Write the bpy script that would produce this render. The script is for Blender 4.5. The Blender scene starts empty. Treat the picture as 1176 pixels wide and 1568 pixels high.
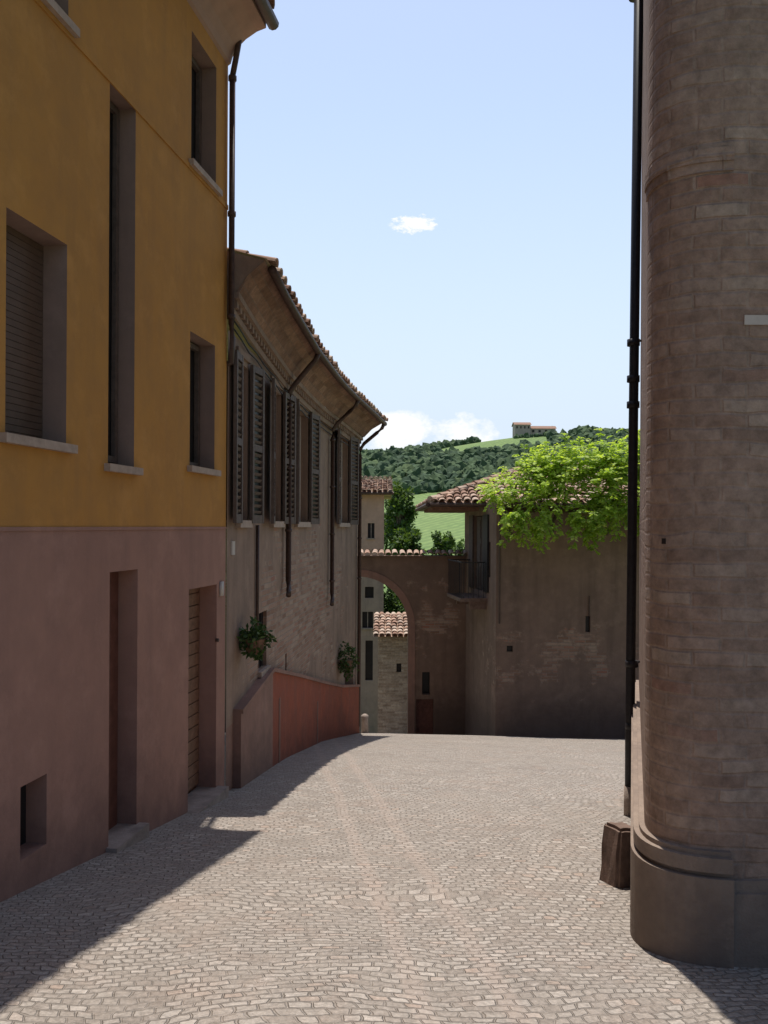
import bpy, bmesh, math, random
from mathutils import Vector, Matrix, noise
R=random.Random(7)
sc=bpy.context.scene
sc.view_settings.view_transform='Standard'; sc.view_settings.look='None'; sc.view_settings.exposure=0

# ------------------------------------------------------------------ materials
def newmat(n):
    m=bpy.data.materials.new(n); m.use_nodes=True
    nt=m.node_tree; nt.nodes.clear()
    o=nt.nodes.new('ShaderNodeOutputMaterial'); b=nt.nodes.new('ShaderNodeBsdfPrincipled')
    nt.links.new(b.outputs[0],o.inputs[0]); b.inputs['Roughness'].default_value=.9
    b.inputs['Specular IOR Level'].default_value=.25
    return m,nt,b,o
def N(nt,t,**k):
    n=nt.nodes.new(t)
    for a,v in k.items():
        if a.startswith('i_'): n.inputs[a[2:].replace('_',' ')].default_value=v
        else: setattr(n,a,v)
    return n
def L(nt,a,b): nt.links.new(a,b)
def mixc(nt,f,a,b,mode='MIX'):
    n=N(nt,'ShaderNodeMix',data_type='RGBA',blend_type=mode)
    for i,v in ((0,f),(6,a),(7,b)):
        if hasattr(v,'is_linked') or hasattr(v,'links'): L(nt,v,n.inputs[i])
        else: n.inputs[i].default_value=(tuple(v)+(1,))[:4] if i else v
    return n.outputs[2]
def ramp(nt,src,stops):
    r=N(nt,'ShaderNodeValToRGB'); e=r.color_ramp.elements
    while len(e)<len(stops): e.new(.5)
    for i,(p,c) in enumerate(stops):
        e[i].position=p; e[i].color=(tuple(c)+(1,))[:4] if hasattr(c,'__len__') else (c,c,c,1)
    L(nt,src,r.inputs[0]); return r.outputs[0]
def noi(nt,co,scale,detail=6,rough=.6,sc3=None):
    n=N(nt,'ShaderNodeTexNoise'); n.inputs['Scale'].default_value=scale; n.inputs['Detail'].default_value=detail; n.inputs['Roughness'].default_value=rough
    if sc3:
        mp=N(nt,'ShaderNodeMapping'); mp.inputs['Scale'].default_value=sc3; L(nt,co,mp.inputs[0]); co=mp.outputs[0]
    L(nt,co,n.inputs[0]); return n.outputs[0]
def mth(nt,op,a,b=None,c=None,clamp=False):
    n=N(nt,'ShaderNodeMath',operation=op); n.use_clamp=clamp
    for i,v in enumerate((a,b,c)):
        if v is None: continue
        if isinstance(v,(int,float)): n.inputs[i].default_value=v
        else: L(nt,v,n.inputs[i])
    return n.outputs[0]
def bump(nt,b,h,st,dist=.02,prev=None):
    n=N(nt,'ShaderNodeBump'); n.inputs['Strength'].default_value=st; n.inputs['Distance'].default_value=dist
    L(nt,h,n.inputs['Height'])
    if prev is not None: L(nt,prev,n.inputs['Normal'])
    L(nt,n.outputs[0],b.inputs['Normal']); return n.outputs[0]
def brick_nodes(nt,co,w,h,stops,mortar,ms=.012,dist=.03,dscale=3.):
    nv=N(nt,'ShaderNodeTexNoise'); nv.inputs['Scale'].default_value=dscale; L(nt,co,nv.inputs[0])
    vm=N(nt,'ShaderNodeVectorMath',operation='MULTIPLY_ADD'); L(nt,nv.outputs['Color'],vm.inputs[0]); vm.inputs[1].default_value=(dist,dist,0); L(nt,co,vm.inputs[2])
    bt=N(nt,'ShaderNodeTexBrick'); L(nt,vm.outputs[0],bt.inputs[0])
    bt.inputs['Scale'].default_value=1; bt.inputs['Brick Width'].default_value=w; bt.inputs['Row Height'].default_value=h
    bt.inputs['Mortar Size'].default_value=ms; bt.inputs['Mortar Smooth'].default_value=.8; bt.inputs['Bias'].default_value=0
    bt.inputs['Color1'].default_value=(0,0,0,1); bt.inputs['Color2'].default_value=(1,1,1,1); bt.inputs['Mortar'].default_value=(.5,.5,.5,1)
    c=ramp(nt,bt.outputs['Color'],stops)
    col=mixc(nt,bt.outputs['Fac'],c,mortar)
    hgt=mth(nt,'SUBTRACT',1.,bt.outputs['Fac'])
    return col,hgt,bt.outputs['Color']
BR=[(0,(.22,.125,.085)),(.35,(.30,.18,.125)),(.6,(.34,.22,.16)),(.85,(.38,.28,.21)),(1,(.31,.14,.095))]
def stucco(name,c1,c2,c3,bs=.35,patch=None,pth=.62,streak=.35,sc=1.,damp=.55):
    m,nt,b,o=newmat(name); tc=N(nt,'ShaderNodeTexCoord'); co=tc.outputs['Object']
    n1=noi(nt,co,1.1*sc,8,.65); n2=noi(nt,co,5.*sc,6,.6); n3=noi(nt,co,1.6,5,.6,(2.2,2.2,.22))
    col=mixc(nt,ramp(nt,n1,[(.35,0.),(.68,1.)]),c1,c2)
    col=mixc(nt,mth(nt,'MULTIPLY',ramp(nt,n3,[(.48,0.),(.72,1.)]),streak),col,c3)
    col=mixc(nt,mth(nt,'MULTIPLY',ramp(nt,n2,[(.35,1.),(.6,0.)]),.25),col,c3)
    lt=tuple(min(1,x*1.22+.02) for x in c1)
    col=mixc(nt,mth(nt,'MULTIPLY',ramp(nt,noi(nt,co,2.3*sc,9,.7),[(.52,0.),(.68,1.)]),.4),col,lt)
    fine=noi(nt,co,60,4,.7); mid=noi(nt,co,9,5,.6)
    h=mth(nt,'ADD',mth(nt,'MULTIPLY',fine,.35),mid)
    if patch:
        bc,bh,_=brick_nodes(nt,tc.outputs['UV'],.27,.075,BR,(.30,.25,.205),.012,.03)
        cu,cv,ru,rv=patch
        sp=N(nt,'ShaderNodeSeparateXYZ'); L(nt,tc.outputs['UV'],sp.inputs[0])
        du=mth(nt,'POWER',mth(nt,'ABSOLUTE',mth(nt,'DIVIDE',mth(nt,'SUBTRACT',sp.outputs[0],cu),ru)),2.)
        dv=mth(nt,'POWER',mth(nt,'ABSOLUTE',mth(nt,'DIVIDE',mth(nt,'SUBTRACT',sp.outputs[1],cv),rv)),2.)
        e=mth(nt,'MULTIPLY',mth(nt,'ADD',du,dv),-.16)
        pn=noi(nt,co,1.3,9,.7)
        f=mth(nt,'ADD',mth(nt,'ADD',pn,e),.12)
        f=ramp(nt,f,[(pth-.12,0.),(pth-.05,1.)])
        f=mth(nt,'MULTIPLY',f,.85)
        col=mixc(nt,f,col,bc); h=mth(nt,'ADD',mth(nt,'MULTIPLY',h,.6),mth(nt,'MULTIPLY',mth(nt,'MULTIPLY',f,bh),.8))
        h=mth(nt,'SUBTRACT',h,mth(nt,'MULTIPLY',f,.6))
    if damp:  # rising damp and splash dirt just above the sloping street
        so_=N(nt,'ShaderNodeSeparateXYZ'); L(nt,co,so_.inputs[0])
        ha=mth(nt,'ADD',so_.outputs[2],mth(nt,'ADD',1.6,mth(nt,'MULTIPLY',so_.outputs[1],.152)))
        ha=mth(nt,'ADD',ha,mth(nt,'MULTIPLY',mth(nt,'SUBTRACT',noi(nt,co,2.5,8,.7),.5),1.6))
        fd=mth(nt,'MULTIPLY',ramp(nt,ha,[(0.,1.),(.75,0.)]),damp)
        col=mixc(nt,fd,col,tuple(x*.45 for x in c2))
    L(nt,col,b.inputs['Base Color']); bump(nt,b,h,bs,.02)
    return m
def plain(name,c,rough=.7,var=.25,scale=8,bs=.15,metal=0):
    m,nt,b,o=newmat(name); co=N(nt,'ShaderNodeTexCoord').outputs['Object']
    n=noi(nt,co,scale,6,.65)
    d=tuple(x*(1-var) for x in c); e=tuple(min(1,x*(1+var)) for x in c)
    L(nt,mixc(nt,ramp(nt,n,[(.3,0.),(.7,1.)]),d,e),b.inputs['Base Color']); b.inputs['Roughness'].default_value=rough; b.inputs['Metallic'].default_value=metal
    bump(nt,b,noi(nt,co,scale*6,4),bs,.01); return m
def rndmat(name,stops,rough=.9,trans=0,var=.3,ns=3,bs=.0):
    m,nt,b,o=newmat(name); at=N(nt,'ShaderNodeAttribute',attribute_name='rnd')
    co=N(nt,'ShaderNodeTexCoord').outputs['Object']
    c=ramp(nt,at.outputs['Fac'],stops)
    n=noi(nt,co,ns,5,.6)
    c=mixc(nt,mth(nt,'MULTIPLY',ramp(nt,n,[(.3,1.),(.65,0.)]),var),c,(.02,.02,.015))
    L(nt,c,b.inputs['Base Color']); b.inputs['Roughness'].default_value=rough
    if bs: bump(nt,b,noi(nt,co,ns*8,5),bs,.02)
    if trans:
        t=N(nt,'ShaderNodeBsdfTranslucent'); L(nt,mixc(nt,1.,c,(1.5,1.5,.5),'MULTIPLY'),t.inputs[0])
        ms=N(nt,'ShaderNodeMixShader'); ms.inputs[0].default_value=trans
        L(nt,b.outputs[0],ms.inputs[1]); L(nt,t.outputs[0],ms.inputs[2]); L(nt,ms.outputs[0],o.inputs[0])
    return m
def brickmat(name,w,h,stops,mortar,ms=.012,dist=.03,bs=.6,uv='UV',stain=.4,dscale=3.,plast=None,bd=.02):
    m,nt,b,o=newmat(name); tc=N(nt,'ShaderNodeTexCoord')
    c,hg,rn=brick_nodes(nt,tc.outputs[uv],w,h,stops,mortar,ms,dist,dscale)
    co=tc.outputs['Object']
    n1=noi(nt,co,2.2,8,.65); n2=noi(nt,co,14,6,.7)
    pm=None
    if plast:
        pm=ramp(nt,noi(nt,co,1.7,10,.75),[(.40,.12),(.62,plast[3])])
        c=mixc(nt,pm,c,plast[:3])
    c=mixc(nt,mth(nt,'MULTIPLY',ramp(nt,n1,[(.35,1.),(.6,0.)]),stain),c,(.09,.065,.055))
    c=mixc(nt,.3,c,ramp(nt,n2,[(.3,.0),(.7,1.)]),'OVERLAY')
    L(nt,c,b.inputs['Base Color'])
    hg=mth(nt,'ADD',hg,mth(nt,'MULTIPLY',rn,.5))
    if pm is not None: hg=mth(nt,'MULTIPLY',hg,mth(nt,'SUBTRACT',1.,mth(nt,'MULTIPLY',pm,.8)))
    h2=mth(nt,'ADD',mth(nt,'MULTIPLY',hg,.6),n2); bump(nt,b,h2,bs,bd); return m

M={}
M['yellow']=stucco('ochre_stucco',(.48,.235,.055),(.43,.205,.05),(.30,.16,.06),.25,streak=.4)
M['pink']=stucco('pink_stucco',(.36,.20,.15),(.31,.17,.13),(.22,.13,.105),.25,streak=.4)
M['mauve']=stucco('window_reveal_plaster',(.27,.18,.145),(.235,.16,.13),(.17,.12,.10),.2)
M['sill']=plain('sill_stone',(.38,.29,.23),.8,.2,10)
M['old']=stucco('aged_plaster',(.31,.215,.16),(.255,.175,.13),(.15,.105,.08),.6,patch=(14.0,-1.5,3.6,1.5),pth=.585,streak=.65)
M['redpl']=stucco('red_plinth_plaster',(.31,.085,.045),(.25,.08,.048),(.16,.08,.06),.5,streak=.5)
M['oldpink']=stucco('aged_pink_plaster',(.29,.165,.125),(.24,.14,.105),(.15,.10,.08),.5,streak=.5)
M['garden']=stucco('garden_wall_plaster',(.235,.158,.12),(.19,.128,.097),(.115,.08,.062),.8,patch=(4.6,-3.3,3.6,1.2),pth=.725,streak=.65,sc=1.2)
M['archpl']=stucco('arch_plaster',(.21,.138,.10),(.165,.11,.083),(.105,.075,.06),.7,patch=(0.9,-2.6,2.2,1.6),pth=.745,streak=.6)
M['farpink']=stucco('far_pink_plaster',(.50,.33,.255),(.44,.29,.225),(.30,.21,.17),.3,damp=0)
M['fargrey']=stucco('far_grey_plaster',(.37,.28,.225),(.31,.235,.19),(.18,.14,.12),.4,streak=.6,damp=0)
M['soffit']=brickmat('terracotta_soffit',.32,.16,[(0,(.19,.105,.07)),(.5,(.26,.15,.10)),(1,(.31,.19,.13))],(.2,.15,.12),.008,.01,.4,stain=.5)
M['cornice']=stucco('cornice_plaster',(.42,.27,.205),(.36,.235,.18),(.24,.17,.14),.2,damp=0)
M['church']=brickmat('church_brick',.27,.078,[(0,(.235,.15,.11)),(.2,(.29,.19,.14)),(.5,(.325,.22,.165)),(.78,(.355,.25,.195)),(.92,(.42,.32,.25)),(.97,(.36,.26,.20)),(1,(.31,.155,.11))],(.315,.225,.175),.012,.055,.9,stain=.28,dscale=3,plast=(.335,.24,.185,.75),bd=.012)
M['plinth']=stucco('church_plinth_stone',(.30,.23,.18),(.24,.185,.15),(.14,.11,.095),.7,streak=.6,sc=1.8)
M['lowbrick']=brickmat('pale_brick',.28,.08,[(0,(.32,.24,.17)),(.5,(.44,.35,.26)),(1,(.52,.43,.33))],(.42,.35,.28),.014,.03,.6,stain=.4)
M['stone']=plain('grey_stone',(.30,.24,.20),.9,.3,7,.5)
M['guard']=plain('worn_guard_stone',(.17,.115,.09),.9,.35,9,.6)
M['metal']=plain('brown_painted_metal',(.075,.045,.035),.5,.3,20,.05)
M['black']=plain('black_painted_pipe',(.022,.02,.022),.45,.3,20,.05)
M['shut']=plain('shutter_paint',(.115,.085,.07),.65,.25,15,.15)
M['shutin']=plain('shutter_slat_paint',(.085,.06,.05),.65,.3,15,.15)
M['wood']=plain('door_wood',(.20,.11,.07),.6,.3,12,.2)
M['roller']=plain('roller_blind',(.11,.07,.05),.6,.15,12,.1)
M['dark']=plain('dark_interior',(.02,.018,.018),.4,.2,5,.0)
M['white']=plain('white_frame',(.50,.44,.39),.6,.1,12,.05)
M['reddoor']=plain('red_brown_door',(.13,.055,.04),.6,.3,9,.2)
M['tile']=rndmat('terracotta_tiles',[(0,(.26,.15,.105)),(.3,(.42,.26,.185)),(.6,(.54,.38,.285)),(.85,(.60,.47,.37)),(1,(.33,.25,.2))],.9,0,.45,2.5,.3)
M['vine']=rndmat('vine_leaves',[(0,(.17,.27,.04)),(.4,(.32,.45,.08)),(.8,(.45,.56,.14)),(1,(.55,.63,.22))],.55,.5,.1,2)
M['leaf']=rndmat('tree_leaves',[(0,(.045,.085,.025)),(.5,(.075,.13,.035)),(1,(.13,.20,.055))],.6,.35,.25,.8)
M['pleaf']=rndmat('planter_leaves',[(0,(.03,.06,.02)),(.7,(.07,.13,.04)),(1,(.12,.17,.06))],.6,.25,.2,3)
M['forest']=rndmat('hazed_forest_canopy',[(0,(.05,.085,.048)),(.5,(.075,.12,.058)),(1,(.12,.17,.07))],.95,0,.35,.35)  # greens lightened so the base colour carries the distance haze
M['bark']=plain('bark',(.10,.075,.055),.95,.4,6,.6)

def cobble():
    m,nt,b,o=newmat('porphyry_setts'); tc=N(nt,'ShaderNodeTexCoord'); co=tc.outputs['Object']
    mp=N(nt,'ShaderNodeMapping'); mp.inputs['Rotation'].default_value=(0,0,math.radians(-7)); L(nt,co,mp.inputs[0])
    big=N(nt,'ShaderNodeTexNoise'); big.inputs['Scale'].default_value=.55; big.inputs['Detail'].default_value=2; L(nt,mp.outputs[0],big.inputs[0])
    vm=N(nt,'ShaderNodeVectorMath',operation='MULTIPLY_ADD'); L(nt,big.outputs['Color'],vm.inputs[0]); vm.inputs[1].default_value=(.7,.9,0); L(nt,mp.outputs[0],vm.inputs[2])
    st=[(0,(.225,.19,.16)),(.2,(.285,.245,.21)),(.5,(.325,.285,.245)),(.75,(.36,.32,.28)),(.9,(.45,.40,.35)),(1,(.34,.25,.195))]
    c,h,rn=brick_nodes(nt,vm.outputs[0],.086,.057,st,(.245,.21,.178),.008,.07,8)
    lo=noi(nt,co,.7,6,.6); mi=noi(nt,co,3.5,8,.75); fi=noi(nt,co,45,4,.7); m2=noi(nt,co,12,6,.75)
    c=mixc(nt,ramp(nt,lo,[(.35,.1),(.65,.55)]),c,(.345,.30,.255))
    c=mixc(nt,mth(nt,'MULTIPLY',ramp(nt,mi,[(.36,1.),(.5,0.)]),.35),c,(.19,.16,.135))
    c=mixc(nt,mth(nt,'MULTIPLY',ramp(nt,noi(nt,co,1.6,7,.7),[(.52,0.),(.66,1.)]),.3),c,(.35,.26,.205))
    c=mixc(nt,mth(nt,'MULTIPLY',ramp(nt,m2,[(.56,0.),(.68,1.)]),.5),c,(.52,.46,.41))
    c=mixc(nt,.35,c,ramp(nt,fi,[(.3,.1),(.7,.9)]),'OVERLAY')
    sp=N(nt,'ShaderNodeSeparateXYZ'); L(nt,mp.outputs[0],sp.inputs[0])
    for xc in (.62,1.02):
        d=mth(nt,'ABSOLUTE',mth(nt,'SUBTRACT',mth(nt,'ADD',sp.outputs[0],mth(nt,'MULTIPLY',big.outputs[0],.1)),xc+.05))
        f=ramp(nt,mth(nt,'ADD',d,mth(nt,'MULTIPLY',fi,.03)),[(.05,.35),(.08,0.)])
        c=mixc(nt,f,c,(.42,.335,.28))
    L(nt,c,b.inputs['Base Color']); b.inputs['Roughness'].default_value=.65
    hh=mth(nt,'ADD',mth(nt,'ADD',h,mth(nt,'MULTIPLY',rn,1.1)),mth(nt,'ADD',mth(nt,'MULTIPLY',fi,.6),m2))
    bump(nt,b,hh,1.,.012); return m
M['cobble']=cobble()
def terr():
    m,nt,b,o=newmat('grass_field'); co=N(nt,'ShaderNodeTexCoord').outputs['Object']
    c=mixc(nt,ramp(nt,noi(nt,co,.03,6,.6),[(.35,0.),(.65,1.)]),(.16,.245,.07),(.23,.30,.10))
    c=mixc(nt,mth(nt,'MULTIPLY',ramp(nt,noi(nt,co,.5,8,.75),[(.4,1.),(.6,0.)]),.6),c,(.09,.15,.045))
    w=N(nt,'ShaderNodeTexWave'); w.inputs['Scale'].default_value=.12; w.inputs['Distortion'].default_value=4; w.inputs['Detail'].default_value=5
    mp=N(nt,'ShaderNodeMapping'); mp.inputs['Rotation'].default_value=(0,0,.5); L(nt,co,mp.inputs[0]); L(nt,mp.outputs[0],w.inputs[0])
    c=mixc(nt,mth(nt,'MULTIPLY',ramp(nt,w.outputs[0],[(.4,1.),(.7,0.)]),.45),c,(.08,.135,.045))
    L(nt,c,b.inputs['Base Color']); return m
M['grass']=terr()

# ------------------------------------------------------------------ mesh builder
class MB:
    def __init__(s): s.v=[];s.f=[];s.m=[];s.uv=[];s.r=[];s.mats=[]
    def mi(s,k):
        if k not in s.mats: s.mats.append(k)
        return s.mats.index(k)
    def add(s,vs,fs,mat,uvs=None,rnd=.5):
        b=len(s.v); i=s.mi(mat)
        for k,p in enumerate(vs):
            s.v.append(tuple(p)); s.r.append(rnd); s.uv.append(uvs[k] if uvs else (p[0]+p[1],p[2]))
        for f in fs: s.f.append(tuple(b+j for j in f)); s.m.append(i)
    def box8(s,p,mat,uvs=None):
        s.add(p,[(3,2,1,0),(4,5,6,7),(0,1,5,4),(1,2,6,5),(2,3,7,6),(3,0,4,7)],mat,uvs)
    def box(s,x0,x1,y0,y1,z0,z1,mat):
        s.box8([(x0,y0,z0),(x1,y0,z0),(x1,y1,z0),(x0,y1,z0),(x0,y0,z1),(x1,y0,z1),(x1,y1,z1),(x0,y1,z1)],mat)
    def tube(s,pts,rad,mat,n=8,rnd=.5):
        vs=[];fs=[];pts=[Vector(p) for p in pts]
        for i,p in enumerate(pts):
            d=(pts[min(i+1,len(pts)-1)]-pts[max(i-1,0)]).normalized()
            a=d.orthogonal().normalized() if abs(d.z)<.99 else Vector((1,0,0)); 
            a=(a-d*a.dot(d)).normalized(); c=d.cross(a)
            r=rad[i] if hasattr(rad,'__len__') else rad
            for j in range(n):
                t=2*math.pi*j/n; vs.append(p+a*math.cos(t)*r+c*math.sin(t)*r)
        for i in range(len(pts)-1):
            for j in range(n):
                k=(j+1)%n; fs.append((i*n+j,i*n+k,(i+1)*n+k,(i+1)*n+j))
        fs.append(tuple(range(n))[::-1]); fs.append(tuple((len(pts)-1)*n+j for j in range(n)))
        s.add(vs,fs,mat,None,rnd)
    def leaf(s,c,d,n,l,w,mat,rnd):
        side=d.cross(n); 
        if side.length<1e-4: side=Vector((1,0,0))
        side.normalize()
        s.add([c,c+d*l*.5+side*w*.5,c+d*l,c+d*l*.5-side*w*.5],[(0,1,2,3)],mat,None,rnd)
    def obj(s,name,parent=None,smooth=False):
        me=bpy.data.meshes.new(name); me.from_pydata(s.v,[],s.f)
        for k in s.mats: me.materials.append(M[k])
        me.polygons.foreach_set('material_index',s.m)
        u=me.uv_layers.new(name='UVMap'); li=[0]*len(me.loops); me.loops.foreach_get('vertex_index',li)
        fl=[]; 
        for i in li: fl.extend(s.uv[i])
        u.data.foreach_set('uv',fl)
        a=me.attributes.new('rnd','FLOAT','POINT'); a.data.foreach_set('value',s.r)
        if smooth: me.polygons.foreach_set('use_smooth',[True]*len(me.polygons))
        me.update(); o=bpy.data.objects.new(name,me); sc.collection.objects.link(o)
        if parent: o.parent=parent
        return o
def empty(n):
    e=bpy.data.objects.new(n,None); sc.collection.objects.link(e); return e
def PP(P,s,z,d=0):
    x,y,nx,ny=P(s); return (x+nx*d,y+ny*d,z)
def wall(mb,P,ss,zs,mat,ops=(),zmat=None):
    S=set(ss);Z=set(zs)
    for o in ops: S|={o[0],o[1]}; Z|={o[2],o[3]}
    S=sorted(S);Z=sorted(Z)
    for i in range(len(S)-1):
        for j in range(len(Z)-1):
            a,b=S[i],S[i+1];c,d=Z[j],Z[j+1];ms,mz=(a+b)/2,(c+d)/2
            if any(o[0]<ms<o[1] and o[2]<mz<o[3] for o in ops): continue
            k=zmat(ms,mz) if zmat else mat
            mb.add([PP(P,a,c),PP(P,b,c),PP(P,b,d),PP(P,a,d)],[(0,1,2,3)],k,[(a,c),(b,c),(b,d),(a,d)])
    for o in ops:
        a,b,c,d,dp,rm,bm=o[:7]
        q=lambda s,z,e: PP(P,s,z,e)
        for (p1,p2) in (((a,c),(b,c)),((b,c),(b,d)),((b,d),(a,d)),((a,d),(a,c))):
            mb.add([q(*p1,0),q(*p2,0),q(*p2,-dp),q(*p1,-dp)],[(0,1,2,3)],rm,[(p1[0],p1[1]),(p2[0],p2[1]),(p2[0]+dp,p2[1]),(p1[0]+dp,p1[1])])
        mb.add([q(a,c,-dp),q(b,c,-dp),q(b,d,-dp),q(a,d,-dp)],[(0,1,2,3)],bm)
def slab(mb,P,s0,s1,z0,z1,d0,d1,mat,z0b=None,z1b=None,steps=1):
    z0b=z0 if z0b is None else z0b; z1b=z1 if z1b is None else z1b
    for i in range(steps):
        a=s0+(s1-s0)*i/steps;b=s0+(s1-s0)*(i+1)/steps
        t0=i/steps;t1=(i+1)/steps
        za,zb=z0+(z0b-z0)*t0,z0+(z0b-z0)*t1; ya,yb=z1+(z1b-z1)*t0,z1+(z1b-z1)*t1
        p=[PP(P,a,za,d0),PP(P,b,zb,d0),PP(P,b,zb,d1),PP(P,a,za,d1),PP(P,a,ya,d0),PP(P,b,yb,d0),PP(P,b,yb,d1),PP(P,a,ya,d1)]
        mb.box8(p,mat,[(a,za),(b,zb),(b,zb),(a,za),(a,ya),(b,yb),(b,yb),(a,ya)])
def tiles(mb,eave,up,rows,pitch=.2,r=.085,clip=None,ln=.42,step=.34,lift0=.035):
    eave=[Vector(e) for e in eave]
    for i in range(len(eave)-1):
        A,B=eave[i],eave[i+1]; n=max(1,int((B-A).length/pitch)); al=(B-A).normalized()
        for c in range(n):
            p0=A+(B-A)*((c+.5)/n)
            u=Vector(up(p0)).normalized(); nr=al.cross(u).normalized()
            if nr.z<0: nr=-nr
            for k in range(rows):
                p=p0+u*(k*step-.06+R.uniform(-.02,.02))+al*R.uniform(-.012,.012)+nr*R.uniform(-.006,.01)
                if clip and not clip(p+u*.15): continue
                vs=[];n6=6;uu=(u+al*R.uniform(-.05,.05)).normalized()
                for e,(q,rr,lift) in enumerate(((p,r*1.12,lift0),(p+uu*ln,r*.88,.0))):
                    for j in range(n6+1):
                        t=math.pi*j/n6; vs.append(q+al*math.cos(t)*rr+nr*(math.sin(t)*rr*.8+lift))
                    for j in range(n6+1):
                        t=math.pi*j/n6; vs.append(q+al*math.cos(t)*(rr-.018)+nr*(math.sin(t)*(rr-.018)*.8+lift-.004))
                w=n6+1;fs=[(j,j+1,2*w+j+1,2*w+j) for j in range(n6)]+[(w+j+1,w+j,j,j+1)[::-1] for j in range(n6)]
                fs+=[(w+j,w+j+1,3*w+j+1,3*w+j) for j in range(n6)]
                mb.add(vs,fs,'tile',None,R.random())
def shutter(mb,hx,w,z0,z1,dirv,nrm):
    d=Vector((dirv[0],dirv[1],0)).normalized(); n=Vector((nrm[0],nrm[1],0)).normalized(); o=Vector((hx[0],hx[1],0)); t=.04
    def bx(u0,u1,a,b,m,n0=0,n1=t,tilt=0):
        p=[]
        for z,tt in ((a,0),(b,tilt)):
            for (u,e) in ((u0,n0),(u1,n0),(u1,n1),(u0,n1)):
                p.append(o+d*u+n*(e+tt)+Vector((0,0,z)))
        mb.box8(p,m)
    bx(0,.055,z0,z1,'shut');bx(w-.055,w,z0,z1,'shut')
    zm=z0+(z1-z0)*.48
    for a,b in ((z0,z0+.1),(zm-.04,zm+.04),(z1-.08,z1)): bx(.055,w-.055,a,b,'shut',.003,t-.003)
    for a,b in ((z0+.1,zm-.04),(zm+.04,z1-.08)):
        k=int((b-a)/.075); 
        for i in range(k):
            z=a+(b-a)*(i+.2)/k; bx(.055,w-.055,z,z+.035,'shut',.004,.012,.022)
    bx(.055,w-.055,z0+.1,z1-.08,'dark',.0,.003)

# ------------------------------------------------------------------ ground
prof=[(-60,6.8),(0,-1.6),(9.12,-2.88),(12.2,-3.36),(15.5,-3.95),(19.2,-4.68),(22,-5.5),(26,-6.7),(32,-8.4),(60,-15),(110,-17),(160,-9),(200,-4.5),(300,8.5),(345,14),(500,42),(560,43),(900,30),(3500,20)]
def pf(y):
    if y<=prof[0][0]: return prof[0][1]
    for (a,b),(c,d) in zip(prof,prof[1:]):
        if y<=c: return b+(d-b)*(y-a)/(c-a)
    return prof[-1][1]
def gz(x,y):
    w=.5 if y<30 else y*.05
    z=sum(pf(y+w*k) for k in (-1,-.5,0,.5,1))/5
    if y<40: z-=.02*min(max(x,0),12)*min(1,max(0,(40-y)/10))
    if y<30: z+=.03*noise.noise(Vector((x*.35,y*.3,2)))
    if y>60:
        f=min(1,(y-60)/300)
        z+=f*(noise.noise(Vector((x*.006,y*.004,3)))*9)
        t=min(1,max(0,(x+10)/130)); z+=min(1,max(0,(y-250)/250))*11*t*t*(3-2*t)
        z-=min(1,max(0,(y-250)/250))*max(0,-x-60)*.03
    return z
def frange(a,b,s):
    o=[];
    while a<b-1e-6: o.append(round(a,4)); a+=s
    return o
xs=[-2200,-1500,-1000,-700,-500,-400]+frange(-300,-20,20)+frange(-20,-4,2)+frange(-4,9,.5)+frange(9,20,2)+frange(20,400,20)+[400,500,700,1000,1500,2200]
ys=[-60,-40,-25]+frange(-12,32,.5)+frange(32,60,2)+frange(60,200,8)+frange(200,600,12)+frange(600,1000,50)+[1000,1500,2200,3400]
def sheet(name,xs,ys,mat,dz):
    mb=MB(); W=len(xs)
    vs=[(x,y,gz(x,y)+dz) for y in ys for x in xs]
    fs=[(j*W+i,j*W+i+1,(j+1)*W+i+1,(j+1)*W+i) for j in range(len(ys)-1) for i in range(W-1)]
    mb.add(vs,fs,mat); return mb.obj(name,smooth=True)
sheet('terrain',xs,ys,'grass',0)
sheet('cobblestone_street',[x for x in xs if -4<=x<=9],[y for y in ys if -12<=y<=32],'cobble',.004)

# ------------------------------------------------------------------ yellow house
yh=empty('yellow_house')
def P1(s): return (-3.15+.159*s,s,.9876,-.157)
mb=MB(); E1=9.12
ops=[(5.2,5.9,.55,1.94,.19,'mauve','roller'),(6.5,6.94,.46,3.40,.17,'mauve','dark'),(8.11,8.77,3.47,4.72,.2,'mauve','dark'),(8.11,8.77,.56,1.85,.2,'mauve','dark'),
     (3.6,4.4,.55,1.94,.2,'mauve','roller'),(5.2,5.9,3.47,4.72,.2,'mauve','roller'),
     (6.54,7.02,-4,-.37,.2,'pink','dark'),(8.11,8.86,-4,-.62,.22,'pink','wood'),(5.38,5.68,-2.14,-1.67,.15,'pink','dark')]
wall(mb,P1,[-6,E1],[-4,-.02,5.35],'yellow',ops,lambda s,z:'yellow' if z>-.02 else 'pink')
q=lambda s,z,d:PP(P1,s,z,d)
for s in (-6,E1): mb.add([q(s,-4,0),q(s,-4,-7),q(s,5.35,-7),q(s,6.9,-3.5),q(s,5.35,0)],[(0,1,2,3,4)],'yellow')
mb.add([q(-6,-4,-7),q(E1,-4,-7),q(E1,5.35,-7),q(-6,5.35,-7)],[(0,1,2,3)],'yellow')
mb.obj('walls',yh)
mb=MB()
slab(mb,P1,-6,E1,3.38,3.43,0,.012,'yellow')
slab(mb,P1,-6,E1,-.045,-.02,0,.008,'pink')
mb.obj('string_course',yh)
mb=MB()
for a,b,z in ((5.2,5.9,.55),(6.5,6.94,.46),(8.11,8.77,3.47),(8.11,8.77,.56),(3.6,4.4,.55),(5.2,5.9,3.47)):
    slab(mb,P1,a-.06,b+.07,z-.055,z+.003,-.15,.05,'sill')
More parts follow.
